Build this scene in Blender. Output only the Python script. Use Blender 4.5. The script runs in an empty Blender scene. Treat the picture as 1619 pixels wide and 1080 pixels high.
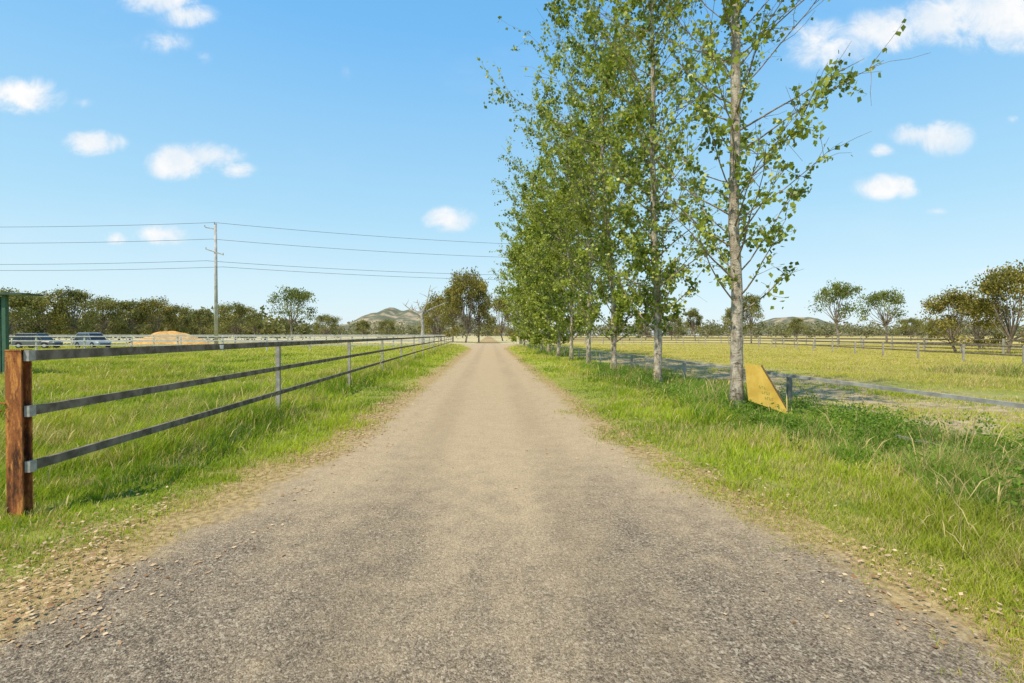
import bpy, math, random
import numpy as np
from mathutils import Vector, Matrix
R=np.random.default_rng(7)
random.seed(7)
sc=bpy.context.scene
COL=sc.collection
F=810.0; H0=1.6
def px(x,d): return (x-809.5)/F*d

# ---------------------------------------------------------------- helpers
def link(o,parent=None,label=None,cat=None,group=None,kind=None):
    COL.objects.link(o)
    if parent is not None: o.parent=parent
    if label: o["label"]=label
    if cat: o["category"]=cat
    if group: o["group"]=group
    if kind: o["kind"]=kind
    return o
def empty(name,loc,**k):
    e=bpy.data.objects.new(name,None); e.empty_display_size=0.2; e.location=loc
    return link(e,**k)
def npmesh(name,V,loops,starts,mat,cols=None,smooth=False):
    me=bpy.data.meshes.new(name)
    V=np.asarray(V,dtype=np.float32); loops=np.asarray(loops,dtype=np.int32); starts=np.asarray(starts,dtype=np.int32)
    me.vertices.add(len(V)); me.vertices.foreach_set("co",V.ravel())
    me.loops.add(len(loops)); me.loops.foreach_set("vertex_index",loops)
    me.polygons.add(len(starts)); me.polygons.foreach_set("loop_start",starts)
    try:
        tot=np.diff(np.append(starts,len(loops))).astype(np.int32)
        me.polygons.foreach_set("loop_total",tot)
    except Exception: pass
    me.update(calc_edges=True)
    if smooth: me.polygons.foreach_set("use_smooth",np.ones(len(starts),dtype=bool))
    if cols is not None:
        a=me.color_attributes.new("col","FLOAT_COLOR","POINT")
        c=np.ones((len(V),4),dtype=np.float32); c[:,:3]=cols
        a.data.foreach_set("color",c.ravel())
    me.materials.append(mat)
    return me
class MB:
    def __init__(s): s.v=[]; s.f=[]
    def tube(s,pts,rad,n=8,cap=True):
        b=len(s.v); P=[Vector(p) for p in pts]
        prev=None
        for i,p in enumerate(P):
            t=(P[min(i+1,len(P)-1)]-P[max(i-1,0)]).normalized()
            if prev is None:
                a=Vector((1,0,0)) if abs(t.x)<.8 else Vector((0,1,0))
                u=t.cross(a).normalized()
            else:
                u=(prev-t*prev.dot(t)).normalized()
            prev=u; w=t.cross(u)
            for k in range(n):
                an=2*math.pi*k/n
                s.v.append(tuple(p+(u*math.cos(an)+w*math.sin(an))*rad[i]))
        for i in range(len(P)-1):
            for k in range(n):
                s.f.append((b+i*n+k,b+i*n+(k+1)%n,b+(i+1)*n+(k+1)%n,b+(i+1)*n+k))
        if cap:
            s.f.append(tuple(b+k for k in range(n))[::-1]); s.f.append(tuple(b+(len(P)-1)*n+k for k in range(n)))
    def box(s,c,sz,M=None):
        b=len(s.v); c=Vector(c)
        for dx in(-.5,.5):
            for dy in(-.5,.5):
                for dz in(-.5,.5):
                    p=Vector((dx*sz[0],dy*sz[1],dz*sz[2]))
                    if M is not None: p=M@p
                    s.v.append(tuple(p+c))
        for f in((0,1,3,2),(4,6,7,5),(0,4,5,1),(2,3,7,6),(0,2,6,4),(1,5,7,3)): s.f.append(tuple(b+i for i in f))
    def beam(s,p,q,w,h):
        p=Vector(p);q=Vector(q);d=q-p;L=d.length;x=d.normalized();y=Vector((0,0,1)).cross(x).normalized();z=x.cross(y)
        M=Matrix((x,y,z)).transposed()
        s.box((p+q)/2,(L,w,h),M)
    def prism(s,poly,y0,y1):
        b=len(s.v);n=len(poly)
        for y in(y0,y1):
            for (x,z) in poly: s.v.append((x,y,z))
        s.f.append(tuple(b+i for i in range(n))); s.f.append(tuple(b+n+i for i in range(n))[::-1])
        for i in range(n):
            j=(i+1)%n; s.f.append((b+i,b+n+i,b+n+j,b+j))
    def obj(s,name,mat,smooth=False,bevel=0,loc=None,**k):
        me=bpy.data.meshes.new(name); me.from_pydata(s.v,[],s.f); me.materials.append(mat)
        import bmesh
        bm=bmesh.new(); bm.from_mesh(me); bmesh.ops.recalc_face_normals(bm,faces=bm.faces); bm.to_mesh(me); bm.free()
        if smooth:
            for p in me.polygons: p.use_smooth=True
        o=bpy.data.objects.new(name,me)
        if loc: o.location=loc
        link(o,**k)
        if bevel:
            m=o.modifiers.new("b","BEVEL"); m.width=bevel; m.segments=2; m.limit_method='ANGLE'
        return o

# ---------------------------------------------------------------- materials
class NT:
    def __init__(s,nt): s.nt=nt
    def n(s,t,**k):
        nd=s.nt.nodes.new(t)
        for a,b in k.items(): setattr(nd,a,b)
        return nd
    def l(s,a,b): s.nt.links.new(a,b)
    def val(s,inp,v):
        if isinstance(v,(int,float)): inp.default_value=v
        elif isinstance(v,(tuple,list)):
            v=tuple(v)
            if len(inp.default_value)==4 and len(v)==3: v=v+(1,)
            inp.default_value=v
        else: s.l(v,inp)
    def math(s,op,a,b=0.0,c=0.0,clamp=False):
        nd=s.n('ShaderNodeMath',operation=op); nd.use_clamp=clamp
        s.val(nd.inputs[0],a); s.val(nd.inputs[1],b); s.val(nd.inputs[2],c); return nd.outputs[0]
    def noise(s,vec,scale,detail=4,rough=.55,dist=0):
        nd=s.n('ShaderNodeTexNoise'); 
        if vec is not None: s.l(vec,nd.inputs['Vector'])
        nd.inputs['Scale'].default_value=scale; nd.inputs['Detail'].default_value=detail; nd.inputs['Roughness'].default_value=rough; nd.inputs['Distortion'].default_value=dist
        return nd.outputs[0]
    def ramp(s,f,a,b,smooth=True,lo=0.,hi=1.):
        nd=s.n('ShaderNodeMapRange'); nd.interpolation_type='SMOOTHSTEP' if smooth else 'LINEAR'
        s.val(nd.inputs[0],f); s.val(nd.inputs[1],a); s.val(nd.inputs[2],b); nd.inputs[3].default_value=lo; nd.inputs[4].default_value=hi; return nd.outputs[0]
    def mix(s,f,a,b,mode='MIX'):
        nd=s.n('ShaderNodeMix',data_type='RGBA',blend_type=mode)
        s.val(nd.inputs[0],f); s.val(nd.inputs[6],a); s.val(nd.inputs[7],b); return nd.outputs[2]
    def scale(s,vec,sc_):
        nd=s.n('ShaderNodeVectorMath',operation='MULTIPLY'); s.l(vec,nd.inputs[0]); nd.inputs[1].default_value=sc_; return nd.outputs[0]
    def gain(s,c,f):
        nd=s.n('ShaderNodeVectorMath',operation='SCALE'); s.l(c,nd.inputs[0]); s.val(nd.inputs['Scale'],f); return nd.outputs[0]
def newmat(name,rough=.8,spec=.3,metal=0):
    m=bpy.data.materials.new(name); m.use_nodes=True
    g=NT(m.node_tree); b=m.node_tree.nodes['Principled BSDF']
    b.inputs['Roughness'].default_value=rough; b.inputs['Specular IOR Level'].default_value=spec; b.inputs['Metallic'].default_value=metal
    return m,g,b
def bump(g,b,h,strength=.5,dist=.02):
    nd=g.n('ShaderNodeBump'); nd.inputs['Strength'].default_value=strength; nd.inputs['Distance'].default_value=dist
    g.l(h,nd.inputs['Height']); g.l(nd.outputs[0],b.inputs['Normal'])
def simple(name,c1,c2,scale=5,rough=.7,spec=.3,metal=0,bmp=0,detail=5,obj=True,lo=.35,hi=.65):
    m,g,b=newmat(name,rough,spec,metal)
    tc=g.n('ShaderNodeTexCoord'); v=tc.outputs['Object'] if obj else tc.outputs['Generated']
    n=g.noise(v,scale,detail,.6)
    g.l(g.mix(g.ramp(n,lo,hi),c1,c2),b.inputs['Base Color'])
    if bmp: bump(g,b,n,bmp,.01)
    return m
def foliage(name,trans=.35,rough=.5,spec=.25):
    m,g,b=newmat(name,rough,spec)
    at=g.n('ShaderNodeAttribute',attribute_name='col')
    g.l(at.outputs['Color'],b.inputs['Base Color'])
    tr=g.n('ShaderNodeBsdfTranslucent')
    g.l(g.mix(1.0,at.outputs['Color'],(1.2,1.2,.6),'MULTIPLY'),tr.inputs[0])
    mx=g.n('ShaderNodeMixShader'); mx.inputs[0].default_value=trans
    g.l(b.outputs[0],mx.inputs[1]); g.l(tr.outputs[0],mx.inputs[2])
    g.l(mx.outputs[0],m.node_tree.nodes['Material Output'].inputs[0])
    return m
M_grass=foliage("grass_blades",.36,.6,.12)
M_leaf=foliage("poplar_leaves",.36,.4,.3)
M_gum=foliage("gum_leaves",.25,.6,.12)
M_litter=foliage("dry_leaves",.1,.8,.1)

def mat_ground():
    m,g,b=newmat("field_ground",.95,.1)
    pos=g.n('ShaderNodeNewGeometry').outputs['Position']
    sp=g.n('ShaderNodeSeparateXYZ'); g.l(pos,sp.inputs[0]); X,Y=sp.outputs[0],sp.outputs[1]
    s=g.math('ADD',X,g.math('MULTIPLY_ADD',Y,.045,.03))
    nb=g.noise(pos,.35,6,.6); nm=g.noise(pos,2.2,6,.6); nf=g.noise(pos,14,6,.7); nl=g.noise(g.scale(pos,(.02,.09,1)),1,5,.6)
    soil=g.mix(nf,(.12,.11,.035),(.28,.235,.085))
    green=g.mix(g.ramp(nm,.35,.65),(.15,.22,.022),(.34,.385,.045))
    near=g.mix(.6,soil,green)
    far=g.mix(g.ramp(nl,.35,.65),(.28,.32,.042),(.47,.43,.10))
    far=g.mix(g.ramp(nb,.4,.7),far,(.38,.37,.06))
    straw=g.mix(nf,(.45,.37,.17),(.58,.48,.26))
    far2=g.mix(g.ramp(g.math('ADD',Y,g.math('MULTIPLY',nl,40)),80,130),far,straw)
    far2=g.mix(g.math('MULTIPLY',g.ramp(g.math('ADD',s,g.math('MULTIPLY',nl,14)),14,22),.7),far2,(.47,.37,.085))
    c=g.mix(g.ramp(Y,10,35),near,far2)
    dry=g.mix(g.ramp(nf,.35,.65),(.25,.165,.07),(.54,.39,.185))
    thr=g.ramp(Y,3,9,True,3.0,2.45)
    dabs=g.math('SUBTRACT',g.math('ADD',g.math('ABSOLUTE',g.math('ADD',s,.16)),g.math('MULTIPLY',g.math('SUBTRACT',nm,.5),1.8)),thr)
    c=g.mix(g.ramp(dabs,.25,-.3),c,dry)
    sn=g.math('ADD',s,g.math('MULTIPLY',g.math('SUBTRACT',nb,.5),6))
    msk=g.math('MULTIPLY',g.ramp(sn,6.4,7.4),g.ramp(sn,14.5,11))
    msk=g.math('MULTIPLY',msk,g.ramp(Y,60,35))
    nfs=g.noise(pos,4,9,.8)
    dirt=g.mix(g.ramp(nfs,.38,.62),(.28,.20,.11),(.54,.42,.26))
    dirt=g.mix(g.math('MULTIPLY',g.ramp(nm,.50,.62),.55),dirt,(.36,.32,.07))
    c=g.mix(msk,c,dirt)
    g.l(c,b.inputs['Base Color'])
    bump(g,b,nf,.6,.04)
    return m
def mat_road():
    m,g,b=newmat("gravel_road",.92,.1)
    pos=g.n('ShaderNodeNewGeometry').outputs['Position']
    sp=g.n('ShaderNodeSeparateXYZ'); g.l(pos,sp.inputs[0]); X,Y=sp.outputs[0],sp.outputs[1]
    s=g.math('ADD',X,g.math('MULTIPLY_ADD',Y,.045,.03))
    sa=g.math('ABSOLUTE',s)
    vo=g.n('ShaderNodeTexVoronoi'); g.l(pos,vo.inputs['Vector']); vo.inputs['Scale'].default_value=120
    sv=g.n('ShaderNodeSeparateColor'); g.l(vo.outputs['Color'],sv.inputs[0])
    vo2=g.n('ShaderNodeTexVoronoi'); g.l(pos,vo2.inputs['Vector']); vo2.inputs['Scale'].default_value=70
    sv2=g.n('ShaderNodeSeparateColor'); g.l(vo2.outputs['Color'],sv2.inputs[0])
    agg=g.mix(g.ramp(sv.outputs[0],.0,1.0,False),(.085,.064,.044),(.36,.28,.195))
    agg=g.mix(g.math('MULTIPLY',g.ramp(sv2.outputs[1],.88,.91),.6),agg,(.56,.46,.33))
    agg=g.mix(g.math('MULTIPLY',g.ramp(sv2.outputs[0],.84,.88),.65),agg,(.055,.043,.034))
    fine=g.noise(pos,45,6,.85); mid=g.noise(pos,3.5,7,.7); big=g.noise(g.scale(pos,(1.2,.3,1)),1,6,.65)
    tan=g.mix(g.ramp(sv.outputs[1],.05,.95,False),(.30,.215,.125),(.60,.45,.28))
    dust=g.mix(g.ramp(fine,.3,.7),(.40,.29,.165),(.59,.44,.265))
    tan=g.mix(.42,tan,dust)
    f=g.math('ADD',g.ramp(Y,.6,9.0),g.math('MULTIPLY',g.math('SUBTRACT',big,.5),1.4))
    f=g.math('ADD',f,g.math('MULTIPLY',g.math('SUBTRACT',mid,.5),.9))
    f=g.math('ADD',f,g.math('MULTIPLY',g.math('SUBTRACT',fine,.5),1.2))
    ctr=g.math('MULTIPLY',g.ramp(g.math('ABSOLUTE',g.math('ADD',s,-.05)),1.2,.0),.22)
    f=g.math('ADD',f,ctr)
    f=g.ramp(f,-.12,1.05)
    c=g.mix(f,agg,tan)
    c=g.mix(g.math('MULTIPLY',g.ramp(mid,.62,.78),.3),c,(.44,.30,.155))
    tr=g.ramp(g.math('ABSOLUTE',g.math('SUBTRACT',sa,.82)),.42,.1)
    tr=g.math('MULTIPLY',tr,g.ramp(big,.3,.6))
    gr=g.math('MULTIPLY',g.ramp(fine,.25,.75,False,.78,1.2),g.ramp(mid,.3,.7,False,.93,1.05))
    gr=g.math('MULTIPLY',gr,g.ramp(tr,0,1,False,1.0,.88))
    c=g.gain(c,gr)
    ef=g.math('ADD',sa,g.math('MULTIPLY',g.math('SUBTRACT',g.noise(pos,1.8,8,.75),.5),1.2))
    hw=g.math('SUBTRACT',2.50,g.math('MULTIPLY',g.ramp(Y,2.0,8.5),.72))
    hw=g.math('ADD',hw,g.ramp(Y,55,95,True,0,4))
    e=g.ramp(g.math('SUBTRACT',ef,hw),-.10,.2)
    nf=g.noise(pos,14,6,.7)
    dry=g.mix(g.ramp(nf,.35,.65),(.25,.165,.07),(.54,.39,.185))
    c=g.mix(e,c,dry)
    g.l(c,b.inputs['Base Color'])
    hh=g.math('ADD',g.math('MULTIPLY',vo.outputs['Distance'],-.9),g.math('ADD',mid,g.math('MULTIPLY',fine,.6)))
    bump(g,b,hh,.7,.011)
    return m
def mat_bark():
    m,g,b=newmat("poplar_bark",.85,.15)
    tc=g.n('ShaderNodeTexCoord').outputs['Object']
    n1=g.noise(g.scale(tc,(1,1,.35)),9,6,.7); n2=g.noise(g.scale(tc,(1,1,2.2)),7,6,.75); n3=g.noise(tc,1.2,3,.5); n4=g.noise(tc,3.2,5,.7)
    c=g.mix(g.ramp(n1,.38,.62),(.28,.22,.155),(.62,.53,.41))
    c=g.mix(g.ramp(n3,.5,.75),c,(.45,.385,.29))
    c=g.mix(g.math('MULTIPLY',g.ramp(n4,.52,.64),.5),c,(.22,.17,.115))
    c=g.mix(g.math('MULTIPLY',g.ramp(n2,.54,.61),.8),c,(.10,.072,.05))
    g.l(c,b.inputs['Base Color']); bump(g,b,g.math('ADD',n1,n2),.9,.04)
    return m
M_ground=mat_ground(); M_road=mat_road(); M_bark=mat_bark()
M_twig=simple("twig_bark",(.14,.105,.07),(.34,.27,.185),8)
M_gumbark=simple("gum_bark",(.13,.10,.075),(.32,.26,.20),3)
M_dead=simple("dead_wood",(.26,.23,.20),(.50,.46,.40),3)
M_galv=simple("galvanised_steel",(.27,.245,.205),(.44,.40,.34),7,.7,.15,0)
M_lite=simple("weathered_galvanised",(.27,.25,.215),(.44,.41,.355),4,.7,.2,0)
M_rail=simple("grey_steel_rail",(.115,.094,.070),(.25,.21,.16),6,.85,.08,0,detail=9)
M_railend=simple("bright_galvanised",(.32,.30,.26),(.44,.41,.36),30,.6,.2,0)
def mat_rust():
    m,g,b=newmat("rusty_steel",.9,.12)
    tc=g.n('ShaderNodeTexCoord').outputs['Object']
    n1=g.noise(g.scale(tc,(1,1,.3)),9,8,.75); n2=g.noise(g.scale(tc,(3,3,.7)),6,8,.75); n3=g.noise(tc,45,5,.75)
    c=g.mix(g.ramp(n1,.38,.56),(.07,.032,.02),(.34,.12,.042))
    c=g.mix(g.ramp(n2,.50,.62),c,(.60,.25,.07))
    c=g.mix(g.math('MULTIPLY',g.ramp(n3,.48,.78),.5),c,(.11,.045,.026))
    g.l(c,b.inputs['Base Color']); bump(g,b,n3,.6,.006)
    return m
M_rust=mat_rust()
M_greenshed=simple("green_steel",(.05,.11,.07),(.07,.14,.09),3,.5)
M_darkroof=simple("dark_trim",(.06,.08,.07),(.07,.10,.08),3,.5)
M_sand=simple("sand_pile",(.50,.275,.085),(.66,.39,.14),1.2,.95,.1,bmp=.6)
M_pole=simple("weathered_pole",(.34,.32,.30),(.50,.47,.44),2,.85)
M_wire=simple("wire_metal",(.09,.10,.11),(.14,.14,.15),2,.6)
M_ins=simple("insulator",(.25,.22,.2),(.35,.3,.28),4,.3,.5)
M_yellow=simple("ochre_board",(.60,.36,.05),(.78,.50,.09),3,.6,detail=7)
M_edge=simple("board_edge",(.12,.075,.035),(.2,.13,.06),6,.8)  # dark brown, with the shade of the board's edge painted in
M_signgreen=simple("sign_green",(.22,.27,.06),(.26,.31,.08),6,.7)
M_glass=simple("car_glass",(.012,.015,.02),(.02,.025,.03),1,.08,.6)
M_tyre=simple("tyre",(.015,.015,.015),(.025,.025,.025),10,.9)
M_rim=simple("alloy_rim",(.4,.4,.42),(.5,.5,.52),10,.3,.5,.8)
M_lamp=simple("lamp_glass",(.6,.6,.6),(.75,.75,.75),10,.2,.6)
M_tail=simple("tail_lamp",(.3,.01,.01),(.4,.02,.02),10,.2,.6)
M_black=simple("black_plastic",(.015,.015,.015),(.03,.03,.03),10,.7)
M_paint1=simple("grey_car_paint",(.10,.105,.11),(.12,.125,.13),.5,.3,.5,.2)
M_paint2=simple("silver_blue_car_paint",(.24,.28,.33),(.27,.31,.36),.5,.3,.5,.2)
M_white=simple("white_tag",(.7,.7,.7),(.8,.8,.8),4,.5)
M_hill=simple("hill_scrub",(.13,.135,.085),(.38,.30,.20),.035,.95,.05,detail=10,lo=.44,hi=.62)
M_stone=simple("stones",(.24,.18,.12),(.48,.38,.26),3,.9)

# ---------------------------------------------------------------- ground + road
g=MB(); S=4500
g.v=[(-S,-60,0),(S,-60,0),(S,S,0),(-S,S,0)]; g.f=[(0,1,2,3)]
g.obj("ground",M_ground,kind="structure",label="grassy paddocks of green and straw coloured grass",cat="ground")
def cx(y): return -.03-.045*y
rv=[];rf=[]
ys=list(np.arange(-8,20,.5))+list(np.arange(20,98,2))
for i,y in enumerate(ys):
    t=min(1,max(0,(y-3)/6)); W=3.0-.8*t+4.2*min(1,max(0,(y-55)/40))**2
    for k in range(9):
        rv.append((cx(y)+(-W+2*W*k/8),y,.004))
for i in range(len(ys)-1):
    for k in range(8):
        a=i*9+k; rf.append((a,a+1,a+10,a+9))
g=MB(); g.v=rv; g.f=rf
g.obj("road",M_road,kind="structure",label="dusty sealed gravel driveway running straight ahead",cat="road")

# ---------------------------------------------------------------- value noise
_gr=R.random((8,256,256))
def vn(x,y,sc_,k=0):
    G=_gr[k]; x=np.asarray(x)*sc_+1000; y=np.asarray(y)*sc_+1000
    xi=np.floor(x).astype(int); yi=np.floor(y).astype(int); fx=x-xi; fy=y-yi
    fx=fx*fx*(3-2*fx); fy=fy*fy*(3-2*fy)
    a=G[xi%256,yi%256]; b=G[(xi+1)%256,yi%256]; c=G[xi%256,(yi+1)%256]; d=G[(xi+1)%256,(yi+1)%256]
    return (a*(1-fx)+b*fx)*(1-fy)+(c*(1-fx)+d*fx)*fy
def sm(x,a,b):
    t=np.clip((x-a)/(b-a),0,1); return t*t*(3-2*t)

# ---------------------------------------------------------------- grass
def build_grass(N):
    Y=np.exp(R.uniform(math.log(2.1),math.log(95),N)); X=R.uniform(-1,1,N)*(1.05*Y+1.0)
    s=X+.045*Y+.03
    hw=2.48-.70*sm(Y,2.0,8.5)+4.2*np.clip((Y-55)/40,0,1)**2
    left=s<0
    e=np.abs(s)-hw+(vn(X,Y,1.3,0)-.5)*.9+(vn(X,Y,5,1)-.5)*.5+np.where(left,.0,.1)
    wide=np.where(left,1.0,.6)*(1-.3*sm(Y,5,10))
    p=np.where(e<.0,0,.12+.88*sm(e,.05,wide))
    p*=.5+.5*sm(vn(X,Y,3.2,2),.25,.5)
    sn=s+(vn(X,Y,.3,3)-.5)*6
    arena=sm(sn,6.4,7.4)*(1-sm(sn,11,14.5))*(1-sm(Y,35,60))
    p*=1-.93*arena*(1-.6*(vn(X,Y,1.2,2)>.58))
    far=sm(Y,30,70)
    keep=R.random(N)<p
    X,Y,s,e,left,arena,far=[a[keep] for a in (X,Y,s,e,left,arena,far)]
    n=len(X)
    big=vn(X,Y,.5,4); mid=vn(X,Y,1.7,5); sml=vn(X,Y,4.5,3)
    h=np.where(left, .04+.07*sm(e,.4,1.3)+.10*sm(e,1.3,2.6)-.07*sm(e,3.4,6), .04+.07*sm(e,.4,1.4)+.14*sm(e,1.6,3.2)-.16*sm(s,6.0,7.2))
    h*=(.4+1.0*big)*(.45+1.0*mid)*(.55+.9*sml)*R.uniform(.55,1.4,n)
    h=np.maximum(h,.02); h*=1-.5*arena
    h*=1-.5*np.exp(-((X-5.2)**2+(Y-9.6)**2)/.8)
    field=sm(s,18,20)*(1-sm(s,30,32))*sm(Y,15,17)*(1-sm(Y,22,26)); h*=1+2.0*field*(big>.4)
    pd=sm(s,10,16)
    patch=sm(vn(X,Y,.8,6)*.5+vn(X,Y,2.6,2)*.5,.50,.62)
    dry=np.clip(.12+.75*(1-sm(e,.3,1.2))+.5*patch+.18*far+.45*pd,0,1)
    dry=np.where(~left&(e<.9),dry*.65,dry)
    isdry=R.random(n)<dry*.8
    seed=(e>1.2)&(~isdry)&(R.random(n)<.014)&(Y<25); isdry=isdry|seed
    tall=isdry&(e>.9)&(R.random(n)<.35); h=np.where(tall,h*1.25,h); h=np.where(seed,h*1.3+.04,h)
    w=(.003+.0007*Y)*R.uniform(.6,1.4,n)
    w=np.where(isdry,w*.75,w)
    az=R.uniform(0,2*math.pi,n); lean=R.uniform(.15,.95,n)*h; la=R.normal(.4,1.5,n)
    flat=isdry&(e<1.3)&(R.random(n)<.65); lean=np.where(flat,R.uniform(.04,.12,n),lean); h=np.where(flat,h*.25+.01,h)
    dx,dy=np.cos(az)*w*.5,np.sin(az)*w*.5
    lx,ly=np.cos(la)*lean,np.sin(la)*lean
    V=np.zeros((n,5,3),np.float32)
    k0=np.where(seed,.35,1.0); k1=np.where(seed,2.0,.8)
    V[:,0]=np.stack([X-dx*k0,Y-dy*k0,np.full(n,-.002)],1); V[:,1]=np.stack([X+dx*k0,Y+dy*k0,np.full(n,-.002)],1)
    mh=np.where(seed,.8,.58); ml=np.where(seed,.6,.35)
    V[:,2]=np.stack([X+dx*k1+lx*ml,Y+dy*k1+ly*ml,h*mh],1); V[:,3]=np.stack([X-dx*k1+lx*ml,Y-dy*k1+ly*ml,h*mh],1)
    V[:,4]=np.stack([X+lx,Y+ly,h*np.where(seed,1.0,.95)],1)
    gA=np.array([.12,.215,.012]); gB=np.array([.43,.50,.036]); st=np.array([.68,.53,.23])
    t=np.clip(R.normal(.50,.20,n)+(vn(X,Y,.7,7)-.5)*1.1+(sml-.5)*.5+.25*far+.15*pd,0,1.1)[:,None]
    c=gA*(1-t)+gB*t
    yel=np.clip(sm(vn(X,Y,.25,1),.4,.7)*.6+.4*far+.8*pd,0,1)[:,None]
    c=c*(1-yel*.55)+np.array([.51,.45,.065])*yel*.55
    c=np.where(isdry[:,None],st*R.uniform(.6,1.1,(n,1)),c)
    dk=((~left)&(s+(mid-.5)*1.2>4.4)&(s<7.4)&(big>.30)&(Y>4.0))|((field>.5)&(big>.4))  # darker weeds and tall clumps; under the trees, tree shade painted into the grass
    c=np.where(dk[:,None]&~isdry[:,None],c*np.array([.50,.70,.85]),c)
    C=np.repeat(c[:,None,:],5,1); C[:,0:2]*=.85; C[:,4]=C[:,4]*.87+np.array([.50,.49,.11])*.13
    base=np.arange(n)*5
    L=np.stack([base,base+1,base+2,base+3,base+3,base+2,base+4],1).ravel()
    st_=np.stack([np.arange(n)*7,np.arange(n)*7+4],1).ravel()
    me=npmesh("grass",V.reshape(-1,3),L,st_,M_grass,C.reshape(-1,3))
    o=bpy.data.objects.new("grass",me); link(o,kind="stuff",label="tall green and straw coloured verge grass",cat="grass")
build_grass(950000)

def leafverts(P,size,cols,droop=.5,width=.8,rng=R):
    n=len(P)
    a=rng.normal(size=(n,3)); a[:,2]-=droop; a/=np.linalg.norm(a,axis=1)[:,None]
    b=np.cross(a,rng.normal(size=(n,3))); b/=np.linalg.norm(b,axis=1)[:,None]+1e-9
    s_=size[:,None]
    V=np.stack([P,P+a*s_*.38+b*s_*width*.5,P+a*s_,P+a*s_*.38-b*s_*width*.5],1)
    C=np.repeat(cols[:,None,:],4,1)
    return V.reshape(-1,3),C.reshape(-1,3)
def leafmesh(name,P,size,cols,mat,droop=.5,width=.8):
    V,C=leafverts(P,size,cols,droop,width)
    n=len(P)
    return npmesh(name,V,np.arange(n*4),np.arange(n)*4,mat,C)

# weeds by the low rail and around the trunks
P=[];tc_=[]
for i in range(820):
    if i<620: y=R.uniform(4.0,14); s=R.normal(5.9,.75)
    else: y=R.uniform(8.5,22); s=R.normal(4.9,.5)
    x=s-.045*y+.05
    if abs(x-5.2)<.6 and 8.4<y<10.3: continue
    hh=R.uniform(.10,.40)*(.5+vn(x,y,.8,2)); k=int(70*hh/.35); rr=R.uniform(.06,.14)
    z=R.uniform(.02,hh,k); P.append(np.stack([x+R.normal(0,rr,k),y+R.normal(0,rr,k),z],1)); tc_.append(np.full(k,R.random()))
P=np.concatenate(P); n=len(P)
t=(np.concatenate(tc_)*.6+R.random(n)*.4)[:,None]; c=np.array([.075,.155,.018])*(1-t)+np.array([.26,.37,.05])*t
o=bpy.data.objects.new("weeds",leafmesh("weeds",P,R.uniform(.025,.06,n),c,M_grass,-.3,.5)); link(o,kind="stuff",label="leafy green weeds along the low rail",cat="weeds")
# leaf litter
n=4600
y=np.exp(R.uniform(math.log(2.6),math.log(13),n)); side=np.where(R.random(n)<.70,-1,1)
s=side*(R.normal(2.78,.38,n)-.5*sm(y,3,9)); stray=R.random(n)<.02; s=np.where(stray,R.uniform(-2.3,2.3,n),s)
P=np.stack([s-.045*y-.03,y,np.where(np.abs(s)<2.5,.010,.03)],1)
cl=vn(P[:,0],P[:,1],1.2,3)>.42; P=P[cl]; n=len(P)
t=R.random((n,1)); c=np.array([.28,.14,.06])*(1-t)+np.array([.68,.50,.30])*t
a=R.uniform(0,6.28,n); sz=R.uniform(.010,.034,n)+.003*P[:,1]
A=np.stack([np.cos(a),np.sin(a),R.uniform(-.1,.3,n)],1)*sz[:,None]; B=np.stack([-np.sin(a),np.cos(a),R.uniform(-.1,.4,n)],1)*sz[:,None]*.3
V=np.stack([P,P+A*.45+B,P+A,P+A*.45-B],1).reshape(-1,3)
o=bpy.data.objects.new("leaf_litter",npmesh("leaf_litter",V,np.arange(n*4),np.arange(n)*4,M_litter,np.repeat(c[:,None,:],4,1).reshape(-1,3)))
link(o,kind="stuff",label="dry brown fallen leaves on the verge",cat="leaves")
# loose stones
n=3500
y=np.exp(R.uniform(math.log(2.1),math.log(16),n)); s=np.where(R.random(n)<.5,R.choice([-1,1],n)*R.normal(2.2,.3,n),R.uniform(-2.3,2.3,n))
Pc=np.stack([s-.045*y-.03,y,np.full(n,.005)],1); r=(R.uniform(.001,.004,n)+.0004*y)[:,None]
oc=np.array([[1,0,0],[0,1,0],[-1,0,0],[0,-1,0],[0,0,.8],[0,0,-.6]])
V=(Pc[:,None,:]+oc[None]*r[:,None]*R.uniform(.6,1.3,(n,6,1))).reshape(-1,3)
fc=np.array([[0,1,4],[1,2,4],[2,3,4],[3,0,4],[1,0,5],[2,1,5],[3,2,5],[0,3,5]])
L=(np.arange(n)[:,None,None]*6+fc[None]).ravel()
o=bpy.data.objects.new("gravel",npmesh("gravel",V,L,np.arange(n*8)*3,M_stone)); link(o,kind="stuff",label="loose stones scattered on the driveway",cat="gravel")

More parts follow.
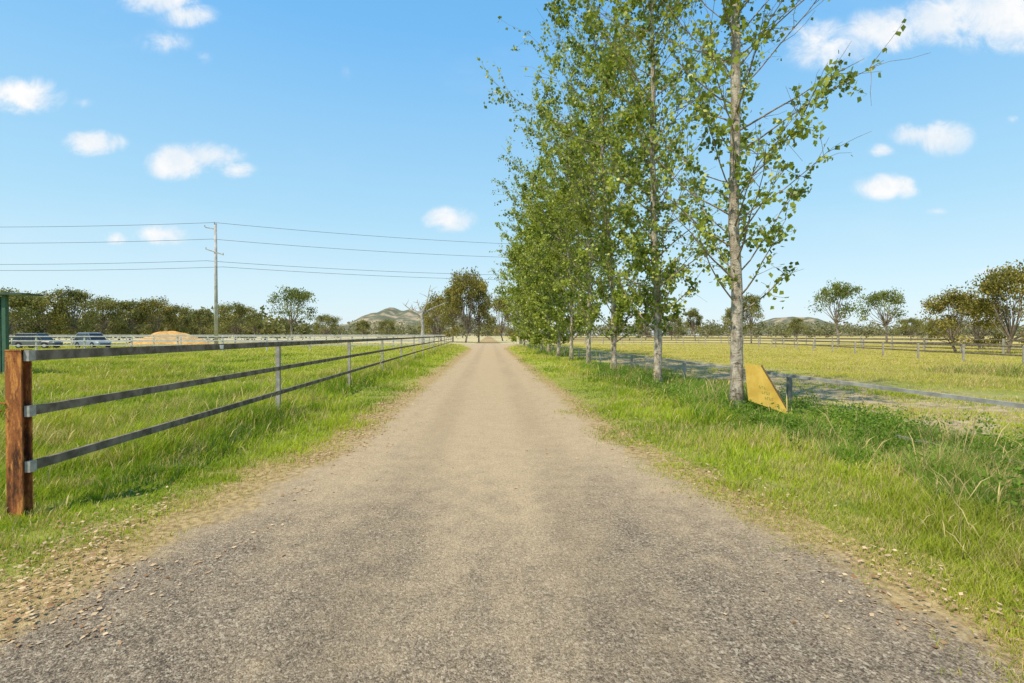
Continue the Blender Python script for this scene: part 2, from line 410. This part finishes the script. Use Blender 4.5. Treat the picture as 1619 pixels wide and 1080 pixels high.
# ---------------------------------------------------------------- poplars
def curve(p,d,L,up,n,wob,rng):
    pts=[Vector(p)]; d=Vector(d).normalized(); st=L/(n-1)
    for i in range(n-1):
        d=(d+Vector((rng.normal(0,wob),rng.normal(0,wob),rng.normal(0,wob)+up))).normalized()
        pts.append(pts[-1]+d*st)
    return pts
def poplar(seed,H,start,Rad,nbr,nleaf,ls,bare=.2,r0=.16,lean=(0,0),sub=8,trunkleaf=.1,topw=.6,thin=.2,lift=0,bright=1.0,clump=.6,wob=.045,lr=(.5,1.2)):
    rng=np.random.default_rng(seed)
    T=MB(); B=MB()
    n=26; tp=[]
    wx,wy=0,0
    for i in range(n):
        t=i/(n-1)
        wx+=rng.normal(0,wob); wy+=rng.normal(0,wob)
        tp.append(Vector((wx*min(1,t*4)+lean[0]*t,wy*min(1,t*4)+lean[1]*t,-.05+H*t)))
    rad=[(r0*((1-i/(n-1))**.75)+.012)*rng.uniform(.92,1.08) for i in range(n)]; rad[0]*=1.45
    T.tube(tp,rad,14)
    pts=[];w=[];cv=[]
    for b in range(nbr):
        t=start+(1-start)*((b+rng.random())/nbr)**1.05*.97
        i=min(int(t*(n-1)),n-2); f=t*(n-1)-i; p=tp[i].lerp(tp[i+1],f)
        az=b*2.4+rng.normal(0,.4); tt=(t-start)/(1-start)
        L=Rad*(.55+.75*math.sin(min(1,tt*1.25+.1)*math.pi*.5)-max(0,tt-.55)*(1-topw)*2.6)*rng.uniform(*lr)
        L=max(L,.8)
        el=math.radians(rng.uniform(18,50)+tt*14+lift)
        d=(math.cos(az)*math.cos(el),math.sin(az)*math.cos(el),math.sin(el))
        c=curve(p,d,L,.06,7,.10,rng)
        rb=max(.01,rad[i]*thin)*rng.uniform(.7,1.3)
        B.tube(c,[rb*(1-j/6.5)+.003 for j in range(7)],5,False)
        bw=rng.uniform(.25,1.75)
        for k in range(sub):
            u=rng.uniform(.2,1); j=min(int(u*6),5); q=c[j].lerp(c[j+1],u*6-j)
            dd=(c[j+1]-c[j]).normalized()
            dd=dd+Vector((rng.normal(0,.65),rng.normal(0,.65),rng.normal(-.05,.5)))
            l2=L*rng.uniform(.10,.32)
            c2=curve(q,dd,l2,.0,4,.18,rng)
            B.tube(c2,[.006,.005,.004,.003],3,False)
            if rng.random()>bare:
                m=rng.uniform(.2,1.8)*bw; cc=rng.random()
                for j2 in range(3):
                    pts.append((c2[j2],c2[j2+1])); w.append(m); cv.append(cc)
    for k in range(int(len(pts)*trunkleaf)):
        i=rng.integers(int(n*start)+1,n-3); q=tp[i].lerp(tp[i+1],rng.random())
        az=rng.uniform(0,6.28); e=q+Vector((math.cos(az),math.sin(az),rng.uniform(-.2,.6)))*rng.uniform(.2,.7)
        pts.append((q,e)); w.append(1.0); cv.append(rng.random()*.6)
    w=np.array(w); w/=w.sum(); cv=np.array(cv)
    idx=rng.choice(len(pts),nleaf,p=w)
    A=np.array([tuple(a) for a,b in pts]); Bq=np.array([tuple(b) for a,b in pts])
    u=rng.random((nleaf,1)); P=A[idx]*(1-u)+Bq[idx]*u+rng.normal(0,.035+ls*.26,(nleaf,3))
    t=rng.random((nleaf,1)); cl=cv[idx][:,None]
    t=np.clip(t*(1-clump)+cl*clump,0,1)
    c=(np.array([.050,.098,.010])*(1-t)+np.array([.46,.51,.072])*t)*bright  # dark end of the range paints in shaded leaves, random per clump
    yl=rng.random(nleaf)<.07; c[yl]=np.array([.60,.58,.16])
    me_l=leafmesh("poplar_crown",P,rng.uniform(.6,1.25,nleaf)*ls,c,M_leaf,.7,.95)
    def mk(mb,nm,mat):
        me=bpy.data.meshes.new(nm); me.from_pydata(mb.v,[],mb.f); me.materials.append(mat)
        for p in me.polygons: p.use_smooth=True
        return me
    return mk(T,"poplar_trunk",M_bark),mk(B,"poplar_limbs",M_twig),me_l
def place_tree(name,meshes,loc,rot,sc_,label,group,names,cat="tree"):
    e=empty(name,loc,label=label,cat=cat,group=group); e.rotation_euler=(0,0,rot); e.scale=(sc_[0],sc_[0],sc_[1])
    for i,(me,nm) in enumerate(zip(meshes,names)):
        o=bpy.data.objects.new(nm,me); link(o,parent=e)
    return e
PN=("trunk","limb","crown")
pop_near=poplar(17,16,.13,3.15,92,8000,.106,bare=.33,r0=.115,sub=11,trunkleaf=.12,thin=.16,topw=1.0,lift=-2,wob=.014,lr=(.6,1.08))
pop_b=poplar(12,15,.10,3.3,82,14000,.115,bare=.22,r0=.105,lean=(-.3,0),sub=11,trunkleaf=.17,topw=.6,wob=.03)
pop_c=poplar(23,14,.09,4.1,88,19500,.128,bare=.18,r0=.11,lean=(-.8,0),sub=11,topw=.85,lift=-2)
pop_d=poplar(34,13,.06,4.2,76,18000,.16,bare=.10,r0=.13,sub=9,topw=.7,lift=-6)
pop_e=poplar(45,12,.045,4.2,72,17500,.175,bare=.08,r0=.13,sub=9,topw=.75,lift=-8)
G="row of young poplar trees along the driveway"
def tx(y): return 5.15-.045*y
rowl=[(10.3,pop_near,.35,1.0),(15.6,pop_b,.0,1),(21.0,pop_c,0,.99),(26.5,pop_b,2.4,1.0),(32,pop_c,.6,1.0),(38,pop_d,1,1.05),(44,pop_e,2,1.08),(50,pop_d,3,1.02),(57,pop_e,4,1.02),(65,pop_d,5,.95),(74,pop_e,.5,.97)]
for i,(y,m,r,s_) in enumerate(rowl):
    lab="pale barked poplar with sparse green leaves and leaning board" if i==0 else ("slender poplar with mottled bark beside the driveway" if i<5 else "leafy green poplar at the far end of row")
    place_tree("poplar_tree",m,(tx(y) if i else 4.52,y,0),r,(s_,s_),lab,G,PN)

# ---------------------------------------------------------------- gum trees
def gum(seed,H,W,nleaf,ls,split=.3,col=((.085,.115,.03),(.30,.32,.09)),fill=1.0):
    rng=np.random.default_rng(seed); T=MB(); pts=[]
    nc=int(22+12*fill)
    hs=H*split; lean=rng.normal(0,.03*H,2)
    base=[Vector((0,0,-.1)),Vector((lean[0]*.4,lean[1]*.4,hs*.5)),Vector((lean[0],lean[1],hs))]
    r=H*.02
    T.tube(base,[r*1.2,r,r*.85],8)
    for k in range(nc):
        az=rng.uniform(0,6.28); q=math.sqrt((k+.5)/nc); rr=W*.5*.8*q*rng.uniform(.8,1.1)
        zz=hs+(H-hs)*(.95-.85*q*q*rng.uniform(.2,1.25))+rng.normal(0,.03*H)
        zz=max(zz,hs*.8)
        c=Vector((math.cos(az)*rr+lean[0],math.sin(az)*rr+lean[1],zz))
        m1=base[2].lerp(c,.5)+Vector((rng.normal(0,.03*W),rng.normal(0,.03*W),-.04*H)); 
        T.tube([base[2],m1,c],[r*.42,r*.25,r*.06],5,False)
        cr=W*rng.uniform(.09,.18); cc=rng.uniform(-.25,.35)
        m=int(nleaf/nc*rng.uniform(.6,1.4))
        v=rng.normal(size=(m,3)); v/=np.linalg.norm(v,axis=1)[:,None]; v*=(rng.random((m,1))**.5)*cr; v[:,2]*=.7
        v+=rng.normal(0,cr*.18,(m,3))
        t=np.clip(rng.random((m,1))*.7+cc,0,1)
        pts.append((np.array(c)+v,np.array(col[0])*(1-t)+np.array(col[1])*t))
    P=np.concatenate([a for a,b in pts]); C=np.concatenate([b for a,b in pts])
    me=leafmesh("gum_crown",P,rng.uniform(.6,1.3,len(P))*ls,C,M_gum,.6,.6)
    mt=bpy.data.meshes.new("gum_trunk"); mt.from_pydata(T.v,[],T.f); mt.materials.append(M_gumbark)
    return mt,me
yc=((.13,.125,.03),(.44,.36,.09))
gc=((.11,.12,.038),(.36,.33,.11))
gums=[gum(1,10,9,6000,.36,col=gc),gum(2,10,12,6500,.38,.2,col=gc),gum(3,10,7,4600,.36,.3,col=gc),gum(5,10,10,4000,.34,.35,fill=.3),gum(8,10,11,6500,.36,.15,yc)]
GG="scattered gum trees around the paddocks"
lst=[(15,463,82,1.1,1),(62,466,88,1.0,4),(118,460,92,.9,0),(165,474,100,.9,1),(205,477,104,1.0,0),(243,474,108,.9,4),(280,486,112,.9,1),(318,490,115,.8,0),(372,483,112,1.1,1),(402,494,120,.9,2),
 (462,457,96,.95,3),(516,500,140,1.1,1),(575,507,150,1,0),(612,507,150,1,1),
 (698,468,118,.8,4),(716,456,112,.65,0),(736,432,108,.65,4),(757,446,112,.6,0),(795,470,140,.7,4),(686,482,125,.8,1),
 (838,480,130,1,1),(1326,449,92,.85,3),(1402,461,98,.9,3),(1188,468,100,.7,0),(1100,488,130,.9,2),(1062,500,150,1,1),(1158,488,140,.9,0),(1020,498,150,1,4),(975,500,160,1,0),
 (1512,462,47,1.0,4),(1594,424,44,.75,4),(1660,430,50,.8,4),(1550,474,58,1.0,4),(1440,505,150,1.2,1),(1480,505,150,1,4),(1260,504,160,1.1,0)]
for i,(x,ty,d,w,k) in enumerate(lst):
    hgt=(530-ty)/F*d+H0
    e=place_tree("gum_tree",gums[k],(px(x,d),d,0),i*1.7,(hgt/10*w,hgt/10),"olive green gum tree standing in dry paddock",GG,("trunk","crown"))
# dead tree
rng=np.random.default_rng(9); T=MB()
T.tube([(0,0,-.1),(.1,0,3),(-.2,0,5.2)],[.4,.3,.24],7)
for d,L in (((-.9,0,.9),4.2),((.55,.2,1),5.5),((1.1,0,.9),5),((-.2,0,1),3),((-1,.2,.5),2.8)):
    c=curve((-.2,0,5.0),d,L,.02,6,.16,rng); T.tube(c,[.17*(1-j/5.5)+.02 for j in range(6)],5,False)
    for k in range(3):
        j=2+k; c2=curve(c[j],(rng.normal(0,.8),rng.normal(0,.4),.5),L*.3,.0,4,.2,rng); T.tube(c2,[.07,.05,.03,.02],4,False)
d=88; e=empty("dead_tree",(px(668,d),d,0),label="leafless grey dead tree with forked limbs",cat="tree")
T.obj("trunk",M_dead,parent=e)
# far woodland
def woodland(x0,x1,y0,y1,h,n,name,seed,col):
    rng=np.random.default_rng(seed); ps=[];cs=[]
    for i in range(n):
        x=rng.uniform(x0,x1); y=rng.uniform(y0,y1); hh=h*rng.uniform(.6,1.25); w=hh*rng.uniform(.6,1)
        m=110; v=rng.normal(size=(m,3)); v/=np.linalg.norm(v,axis=1)[:,None]; v*=rng.random((m,1))**.4
        v=v*np.array([w*.6,w*.6,hh*.42])+np.array([x,y,hh*.55]); ps.append(v)
        t=np.clip(rng.random((m,1))*.6+rng.uniform(0,.4),0,1); cs.append(np.array(col[0])*(1-t)+np.array(col[1])*t)
    P=np.concatenate(ps); C=np.concatenate(cs)
    o=bpy.data.objects.new(name,leafmesh(name,P,rng.uniform(.5,1.3,len(P))*h*.13,C,M_gum,.2,.8))
    link(o,kind="stuff",label="distant olive gum woodland on the horizon",cat="woodland")
woodland(-420,420,255,330,8.5,620,"woodland",3,((.14,.145,.08),(.29,.27,.14)))
woodland(-190,-62,125,160,8,190,"woodland_edge",4,((.10,.11,.04),(.30,.27,.09)))
# hills
def hill(x0,xp,x1,h,d,seed):
    rng=np.random.default_rng(seed); X=np.linspace(px(x0,d),px(x1,d),60); Yv=np.linspace(d-150,d+300,14); v=[];f=[]
    xp=px(xp,d)
    for j,y in enumerate(Yv):
        for i,x in enumerate(X):
            t=(x-X[0])/(xp-X[0]) if x<xp else (X[-1]-x)/(X[-1]-xp)
            t=max(0,min(1,t)); k=math.sin(math.pi*min(1,max(0,j/13)))
            z=h*(t*t*(3-2*t))*k*(1+.12*math.sin(x*.05+seed)+.06*math.sin(x*.16+y*.02))+k*t*rng.normal(0,1.2)
            v.append((x,y,z-1))
    for j in range(13):
        for i in range(59):
            a=j*60+i; f.append((a,a+1,a+61,a+60))
    m=MB(); m.v=v; m.f=f; m.obj("hill",M_hill,smooth=True,kind="structure",label="low scrubby brown hill on the horizon",cat="hill")
hill(440,650,880,54,900,1); hill(1150,1275,1440,36,1000,4); hill(1380,1560,1800,26,1000,6)

# ---------------------------------------------------------------- fences
def fence(name,pts,rails,h,w,ps,label,pw=.07,endpost=None,group="steel rail paddock fences",rail_h=.09,postmat=M_galv,railmat=M_rail,posth=None):
    e=empty(name,(pts[0][0],pts[0][1],0),label=label,cat="fence",group=group)
    O=Vector(e.location)
    P=[Vector((p[0],p[1],0))-O for p in pts]
    for (a,b) in zip(P[:-1],P[1:]):
        L=(b-a).length; n=max(1,round(L/ps)); di=(b-a).normalized(); nr=Vector((di.y,-di.x,0))
        for i in range(n+1):
            if endpost and i==0: continue
            q=a.lerp(b,i/n); m=MB(); M=Matrix((di,nr,Vector((0,0,1)))).transposed()
            m.box(q+Vector((0,0,(posth or h)/2-.02)),(pw,pw,(posth or h)+.04),M)
            m.obj("post",postmat,parent=e)
        for k,z in enumerate(rails):
            m=MB(); off=nr*(pw/2+w/2+.002)+Vector((0,0,z))
            m.beam(a+off,b+off,w,rail_h+(.012 if k==0 else 0)); m.obj("rail",railmat,parent=e)
    return e
def lx(y): return -4.33-.075*(y-4.47)
fe=fence("rail_fence",[(lx(4.5),4.5),(lx(94),94)],(1.42,.93,.44),1.42,.04,5.95,"grey steel three rail fence with rusty end post",pw=.08,endpost=True,rail_h=.08)
m=MB()
m.box((-.02,-.03,.69),(.14,.012,1.54)); m.box((-.02,.06,.69),(.14,.012,1.54)); m.box((-.02,.015,.69),(.012,.078,1.54))
m.box((-.02,.015,1.467),(.145,.108,.012))
m.obj("end_post",M_rust,parent=fe,label="rusty steel end post")
di=Vector((-.075,1,0)).normalized()
for z in (1.42,.93,.44):
    m=MB(); c=Vector((.071,-.0,z)); m.beam(c-di*.01,c+di*.06,.045,.096); m.obj("rail_bracket",M_railend,parent=fe)
m=MB(); m.tube([(-.08,-.045,1.0),(-.15,-.06,1.02),(-.17,-.06,.96),(-.11,-.05,.94)],[.008]*4,6); m.obj("latch",M_rust,parent=fe)
m=MB(); c=Vector((lx(7.9)-lx(4.5)+.11,3.4,1.42)); m.box(c,(.006,.09,.06)); m.obj("tag",M_white,parent=fe)
M_far=simple("pale_fence_steel",(.40,.39,.36),(.54,.52,.48),3,.6,.3)
fence("rail_fence",[(-66,46),(lx(54)-.2,54)],(1.48,1.08,.62),1.55,.05,4.2,"galvanised steel rail fence crossing green paddock",pw=.11,railmat=M_far,postmat=M_far,rail_h=.09)
fence("rail_fence",[(-95,80),(-11,84)],(1.6,1.1,.6),1.65,.05,4.2,"galvanised steel rail fence at paddock end",pw=.13,railmat=M_far,postmat=M_far,rail_h=.13)
def rx(y): return 6.05-.073*(y-11.5)
fe=fence("low_rail_fence",[(rx(90),90),(rx(11.2),11.2),(rx(-.2),-.2)],(.72,),.74,.04,5.65,"low single rail grey steel fence behind trees",pw=.085,rail_h=.045,railmat=M_lite,postmat=M_lite)
fence("rail_fence",[(44,30),(33,78),(10,92)],(1.22,.82,.42),1.32,.05,3.2,"grey three rail stock fence across dry paddock",pw=.12,rail_h=.10)
fence("rail_fence",[(26,26),(33.5,66)],(1.0,.55),1.05,.05,4.5,"grey two rail paddock fence in yellow grass",pw=.1,rail_h=.09)
fence("rail_fence",[(60,62),(40,98),(8,104)],(1.5,1.0,.6),1.55,.05,4.2,"distant grey stock fence in dry paddock",pw=.13,rail_h=.15)
m=MB(); m.beam((0,0,.0),(-.35,1.7,.02),.03,.035); m.obj("fallen_rail",M_lite,loc=(5.75,5.5,.16),label="fallen grey steel rail lying in weeds",cat="fence rail")

# ---------------------------------------------------------------- leaning sign board
e=empty("sign_board",(4.76,9.90,0),label="ochre yellow board leaning on poplar trunk",cat="sign")
e.rotation_euler=(math.radians(-12),0,math.radians(14))
m=MB(); m.prism([(-.15,.34),(.74,.03),(.24,1.02),(-.12,1.06)],0,.012); m.obj("panel",M_yellow,parent=e)
m=MB()
m.beam((.25,.008,1.022),(.755,.008,.03),.035,.032); m.obj("edge_strip",M_edge,parent=e)
m=MB()
for (a,b_,nl) in ((.27,.60,3),(.31,.49,4),(.36,.38,4)):
    for k in range(nl):
        xx=a-.13+k*.05; zz=b_-k*.012
        m.box((xx,-.003,zz),(.010,.004,.05)); 
        if k%2: m.box((xx+.014,-.003,zz+.02),(.018,.004,.01))
        else: m.box((xx+.014,-.003,zz-.02),(.018,.004,.01))
m.obj("lettering",M_signgreen,parent=e)

# ---------------------------------------------------------------- shed edge
e=empty("shelter",(px(10,20),20,0),label="dark green steel shelter wall with thin overhanging roof",cat="shed")
m=MB(); m.box((-3.05,.1,1.55),(5.8,.06,3.1)); m.obj("wall",M_greenshed,parent=e)
m=MB()
for k in range(28): m.box((-.3-k*.2,.055,1.55),(.05,.03,3.06))
m.obj("cladding",M_greenshed,parent=e)
m=MB(); m.box((-.08,.05,1.58),(.14,.14,3.16)); m.obj("corner_post",M_greenshed,parent=e)
m=MB(); m.box((-2.75,.2,3.2),(7.2,.9,.07)); m.obj("roof",M_darkroof,parent=e)

# ---------------------------------------------------------------- sand pile
v=[];f=[];nr=16;na=48
for i in range(nr+1):
    t=i/nr
    for k in range(na):
        a=2*math.pi*k/na; rr=6.6*t*(1+.10*math.sin(3*a+1)+.05*math.sin(7*a))
        z=2.3*math.cos(t*math.pi*.5)**1.0*(1-.12*math.sin(2*a)*t)+.06*math.sin(9*a+i)+.12*math.sin(4*a+2)*t*(1-t)*4
        v.append((rr*math.cos(a),rr*math.sin(a)*.7,z-.05))
for i in range(nr):
    for k in range(na):
        f.append((i*na+k,i*na+(k+1)%na,(i+1)*na+(k+1)%na,(i+1)*na+k))
f.append(tuple(range(na)))
m=MB(); m.v=v; m.f=f; m.obj("sand_pile",M_sand,smooth=True,loc=(px(266,88),88,0),label="orange brown pile of sand behind paddock fence",cat="sand pile")

# ---------------------------------------------------------------- power line
def pole(X,Y,H=17.9):
    e=empty("power_pole",(X,Y,0),label="tall weathered power pole with short crossarms",cat="power pole",group="power poles carrying overhead lines")
    m=MB(); m.tube([(0,0,-.2),(0,0,H*.5),(0,0,H)],[.27,.22,.17],12); m.obj("pole",M_pole,parent=e,smooth=True)
    m=MB(); m.beam((-1.5,0,17.35),(.1,0,17.05),.12,.14); m.obj("crossarm",M_pole,parent=e)
    m=MB(); m.beam((-1.35,-.2,14.15),(1.25,-.2,13.3),.12,.16); m.obj("crossarm",M_pole,parent=e)
    for (x,z) in((-1.45,17.5),(-.05,17.95),(-1.3,14.3),(1.2,13.45)):
        m=MB(); m.tube([(x,-.2,z-.1),(x,-.2,z+.12)],[.07,.05],8)
        m.obj("insulator",M_ins,parent=e)
    return e
PA=Vector((px(342,75),75,0)); dv=Vector((36.8,14.7,0)); PB=PA+dv*1.22; PC=Vector((PA.x-52,77.5,0))
for p in (PA,PB,PC): pole(p.x,p.y)
def wire(p,q,z,off,sag):
    pts=[]
    for i in range(17):
        t=i/16; a=p.lerp(q,t); pts.append((a.x+off,a.y-.2,z-sag*4*t*(1-t)))
    m=MB(); m.tube(pts,[.028]*17,5); m.obj("power_line",M_wire,label="thin dark overhead power line",cat="power line",group="overhead power lines")
for off,z in ((-.05,18.0),(-.4,15.6),(-1.3,12.45),(1.2,11.55)):
    for a,b_ in ((PC,PA),(PA,PB)): wire(a,b_,z,off,.35)

# ---------------------------------------------------------------- cars
def car(loc,rot,paint,label,L=4.8,Hh=1.72):
    e=empty("parked_car",loc,label=label,cat="car",group="cars parked behind the paddock fence"); e.rotation_euler=(0,0,rot)
    sts=[(-2.38,.45,.80,.70),(-2.3,.32,.98,.84),(-1.6,.25,1.05,.92),(0,.25,1.04,.93),(1.0,.25,1.02,.93),(1.9,.27,.93,.88),(2.3,.35,.80,.76),(2.4,.45,.65,.62)]
    m=MB()
    for (x,zl,zt,hw) in sts:
        for (a,b_) in((-.85,0),(-1,.25),(-1,.7),(-.86,1),(.86,1),(1,.7),(1,.25),(.85,0)): m.v.append((x,hw*a,zl+(zt-zl)*b_))
    for i in range(len(sts)-1):
        for k in range(8): m.f.append((i*8+k,i*8+(k+1)%8,(i+1)*8+(k+1)%8,(i+1)*8+k))
    m.f.append(tuple(range(8))); m.f.append(tuple((len(sts)-1)*8+k for k in range(8)))
    m.obj("body",paint,parent=e,bevel=.03,smooth=False)
    def cab(z0,z1,xs0,xs1,w0,w1,name,mat):
        m=MB(); v=[(xs0[0],-w0,z0),(xs0[1],-w0,z0),(xs0[1],w0,z0),(xs0[0],w0,z0),(xs1[0],-w1,z1),(xs1[1],-w1,z1),(xs1[1],w1,z1),(xs1[0],w1,z1)]
        m.v=v; m.f=[(0,1,2,3),(4,5,6,7),(0,1,5,4),(1,2,6,5),(2,3,7,6),(3,0,4,7)]; m.obj(name,mat,parent=e,bevel=.02)
    cab(1.02,Hh-.1,(-2.2,1.15),(-1.85,.45),.86,.70,"window",M_glass)
    cab(Hh-.1,Hh,(-1.9,.5),(-1.7,.3),.72,.64,"roof",paint)
    for sy in (-1,1):
        for (xb,xt) in((-2.18,-1.83),(-1.15,-1.1),(0,-.1),(1.12,.43)):
            m=MB(); m.beam((xb,sy*.868,1.03),(xt,sy*.71,Hh-.09),.03,.07)
            m.obj("pillar",paint,parent=e)
        for x in(-1.45,1.45):
            m=MB(); m.tube([(x,sy*.74,.36),(x,sy*.95,.36)],[.36,.36],22); m.obj("tyre",M_tyre,parent=e)
            m=MB(); m.tube([(x,sy*.93,.36),(x,sy*.965,.36)],[.22,.2],12); m.obj("rim",M_rim,parent=e)
            m=MB()
            pl=[(x+.43*math.cos(a),.36+.43*math.sin(a)) for a in np.linspace(0,math.pi,12)]
            m.prism(pl,sy*.925,sy*.94); m.obj("wheel_arch",M_black,parent=e)
        m=MB(); m.box((2.28,sy*.58,.74),(.12,.28,.14)); m.obj("headlight",M_lamp,parent=e)
        m=MB(); m.box((-2.34,sy*.62,.86),(.06,.16,.22)); m.obj("tail_light",M_tail,parent=e)
        m=MB(); m.box((.85,sy*.98,1.08),(.1,.16,.12)); m.obj("mirror",paint,parent=e)
        for x in (-.9,.2):
            m=MB(); m.box((x,sy*.935,.88),(.16,.02,.03)); m.obj("door_handle",M_rim,parent=e)
    m=MB(); m.box((2.38,0,.5),(.06,1.1,.2)); m.obj("bumper",M_black,parent=e)
car((px(60,62),62,0),math.radians(4),M_paint1,"dark grey wagon parked on the grass",Hh=1.85)
car((px(147,63),63,0),math.radians(-22),M_paint2,"silver blue four wheel drive parked on grass",Hh=1.92)

# ---------------------------------------------------------------- world
w=bpy.data.worlds.new("World"); sc.world=w; w.use_nodes=True
nt=w.node_tree; nt.nodes.clear(); g=NT(nt)
EL=math.radians(58); AZ=math.radians(222)
sky=g.n('ShaderNodeTexSky',sky_type='NISHITA'); sky.sun_disc=False; sky.sun_elevation=EL; sky.sun_rotation=AZ
sky.air_density=1.0; sky.dust_density=.6; sky.ozone_density=1.6
tc=g.n('ShaderNodeTexCoord').outputs['Generated']
sp=g.n('ShaderNodeSeparateXYZ'); g.l(tc,sp.inputs[0])
ym=g.math('MAXIMUM',sp.outputs[1],.02)
pxn=g.math('DIVIDE',sp.outputs[0],ym); pzn=g.math('DIVIDE',sp.outputs[2],ym)
cb=g.n('ShaderNodeCombineXYZ'); g.l(pxn,cb.inputs[0]); g.l(pzn,cb.inputs[1]); Pv=cb.outputs[0]
clouds=[(255,2,80,34,1),(300,28,60,26,.8),(262,70,60,26,.5),(325,92,22,18,.35),(45,152,76,40,1.1),(150,228,66,26,1.1),(285,258,72,36,1.1),(330,248,70,30,1.0),(375,270,40,18,.8),(708,348,58,26,.9),(258,371,62,22,.9),(182,377,30,14,.8),
 (1445,215,50,24,.9),(1488,220,60,36,1.1),(1400,297,66,28,1.05),(1388,240,30,15,.7),(1310,75,110,50,.8),(1400,50,90,45,1.0),(1480,38,90,50,1.1),(1580,25,150,75,1.25),(1597,190,20,11,.5),(1575,430,60,12,.4),(135,165,26,12,.3),(1480,335,26,9,.3),(550,115,18,22,.15)]
acc=None
for (x,y,rx_,ry_,st) in clouds:
    sb=g.n('ShaderNodeVectorMath',operation='SUBTRACT'); g.l(Pv,sb.inputs[0]); sb.inputs[1].default_value=((x-809.5)/F,(530-y)/F,0)
    ml=g.n('ShaderNodeVectorMath',operation='MULTIPLY'); g.l(sb.outputs[0],ml.inputs[0]); ml.inputs[1].default_value=(F/rx_,F/ry_,0)
    ln=g.n('ShaderNodeVectorMath',operation='LENGTH'); g.l(ml.outputs[0],ln.inputs[0])
    v_=g.math('MULTIPLY',g.math('SUBTRACT',1.0,ln.outputs['Value'],clamp=True),st)
    acc=v_ if acc is None else g.math('MAXIMUM',acc,v_)
nz=g.noise(Pv,13,10,.66,.5); nz2=g.noise(Pv,9,6,.65)
val=g.math('ADD',acc,g.math('MULTIPLY',g.math('SUBTRACT',nz,.5),2.1))
gate=g.ramp(acc,.0,.35)
al=g.math('MULTIPLY',g.ramp(val,.0,.9),gate)
nish=g.mix(1.0,sky.outputs[0],(.15,.15,.15),'MULTIPLY')
cr=g.n('ShaderNodeValToRGB'); g.l(sp.outputs[2],cr.inputs[0])
el=cr.color_ramp.elements
el[0].position=0.0; el[0].color=(.80,.93,.99,1)
el[1].position=1.0; el[1].color=(.08,.30,.72,1)
for p_,c_ in ((.08,(.68,.90,1.0,1)),(.22,(.45,.78,1.0,1)),(.5,(.20,.56,1.0,1))):
    k=el.new(p_); k.color=c_
sky_c=g.mix(.85,nish,cr.outputs[0])
hz=g.noise(g.scale(Pv,(1,2.2,1)),1.6,6,.6)
sky_c=g.mix(g.math('MULTIPLY',g.ramp(hz,.5,.8),.16),sky_c,(.85,.93,1.0))
ccol=g.mix(g.ramp(nz2,.35,.65),(.80,.88,.96),(1.0,1.0,1.0))
fin=g.mix(al,sky_c,ccol)
bg=g.n('ShaderNodeBackground'); g.l(fin,bg.inputs[0]); bg.inputs[1].default_value=1.0
out=g.n('ShaderNodeOutputWorld'); g.l(bg.outputs[0],out.inputs[0])

sun=bpy.data.lights.new("sun","SUN"); sun.energy=5.0; sun.angle=math.radians(.5); sun.color=(1,.92,.76)
so=bpy.data.objects.new("sun",sun); COL.objects.link(so)
sd=Vector((math.sin(AZ)*math.cos(EL),math.cos(AZ)*math.cos(EL),math.sin(EL)))
so.rotation_euler=sd.to_track_quat('Z','Y').to_euler()

cam=bpy.data.cameras.new("cam"); cam.lens=36*F/1619; cam.sensor_width=36; cam.clip_end=8000; cam.clip_start=.05
co=bpy.data.objects.new("camera",cam); COL.objects.link(co); co.location=(0,0,H0); co.rotation_euler=(math.radians(90)-math.atan(10/F),0,0)
sc.camera=co
sc.view_settings.view_transform='Standard'; sc.view_settings.look='None'; sc.view_settings.exposure=0
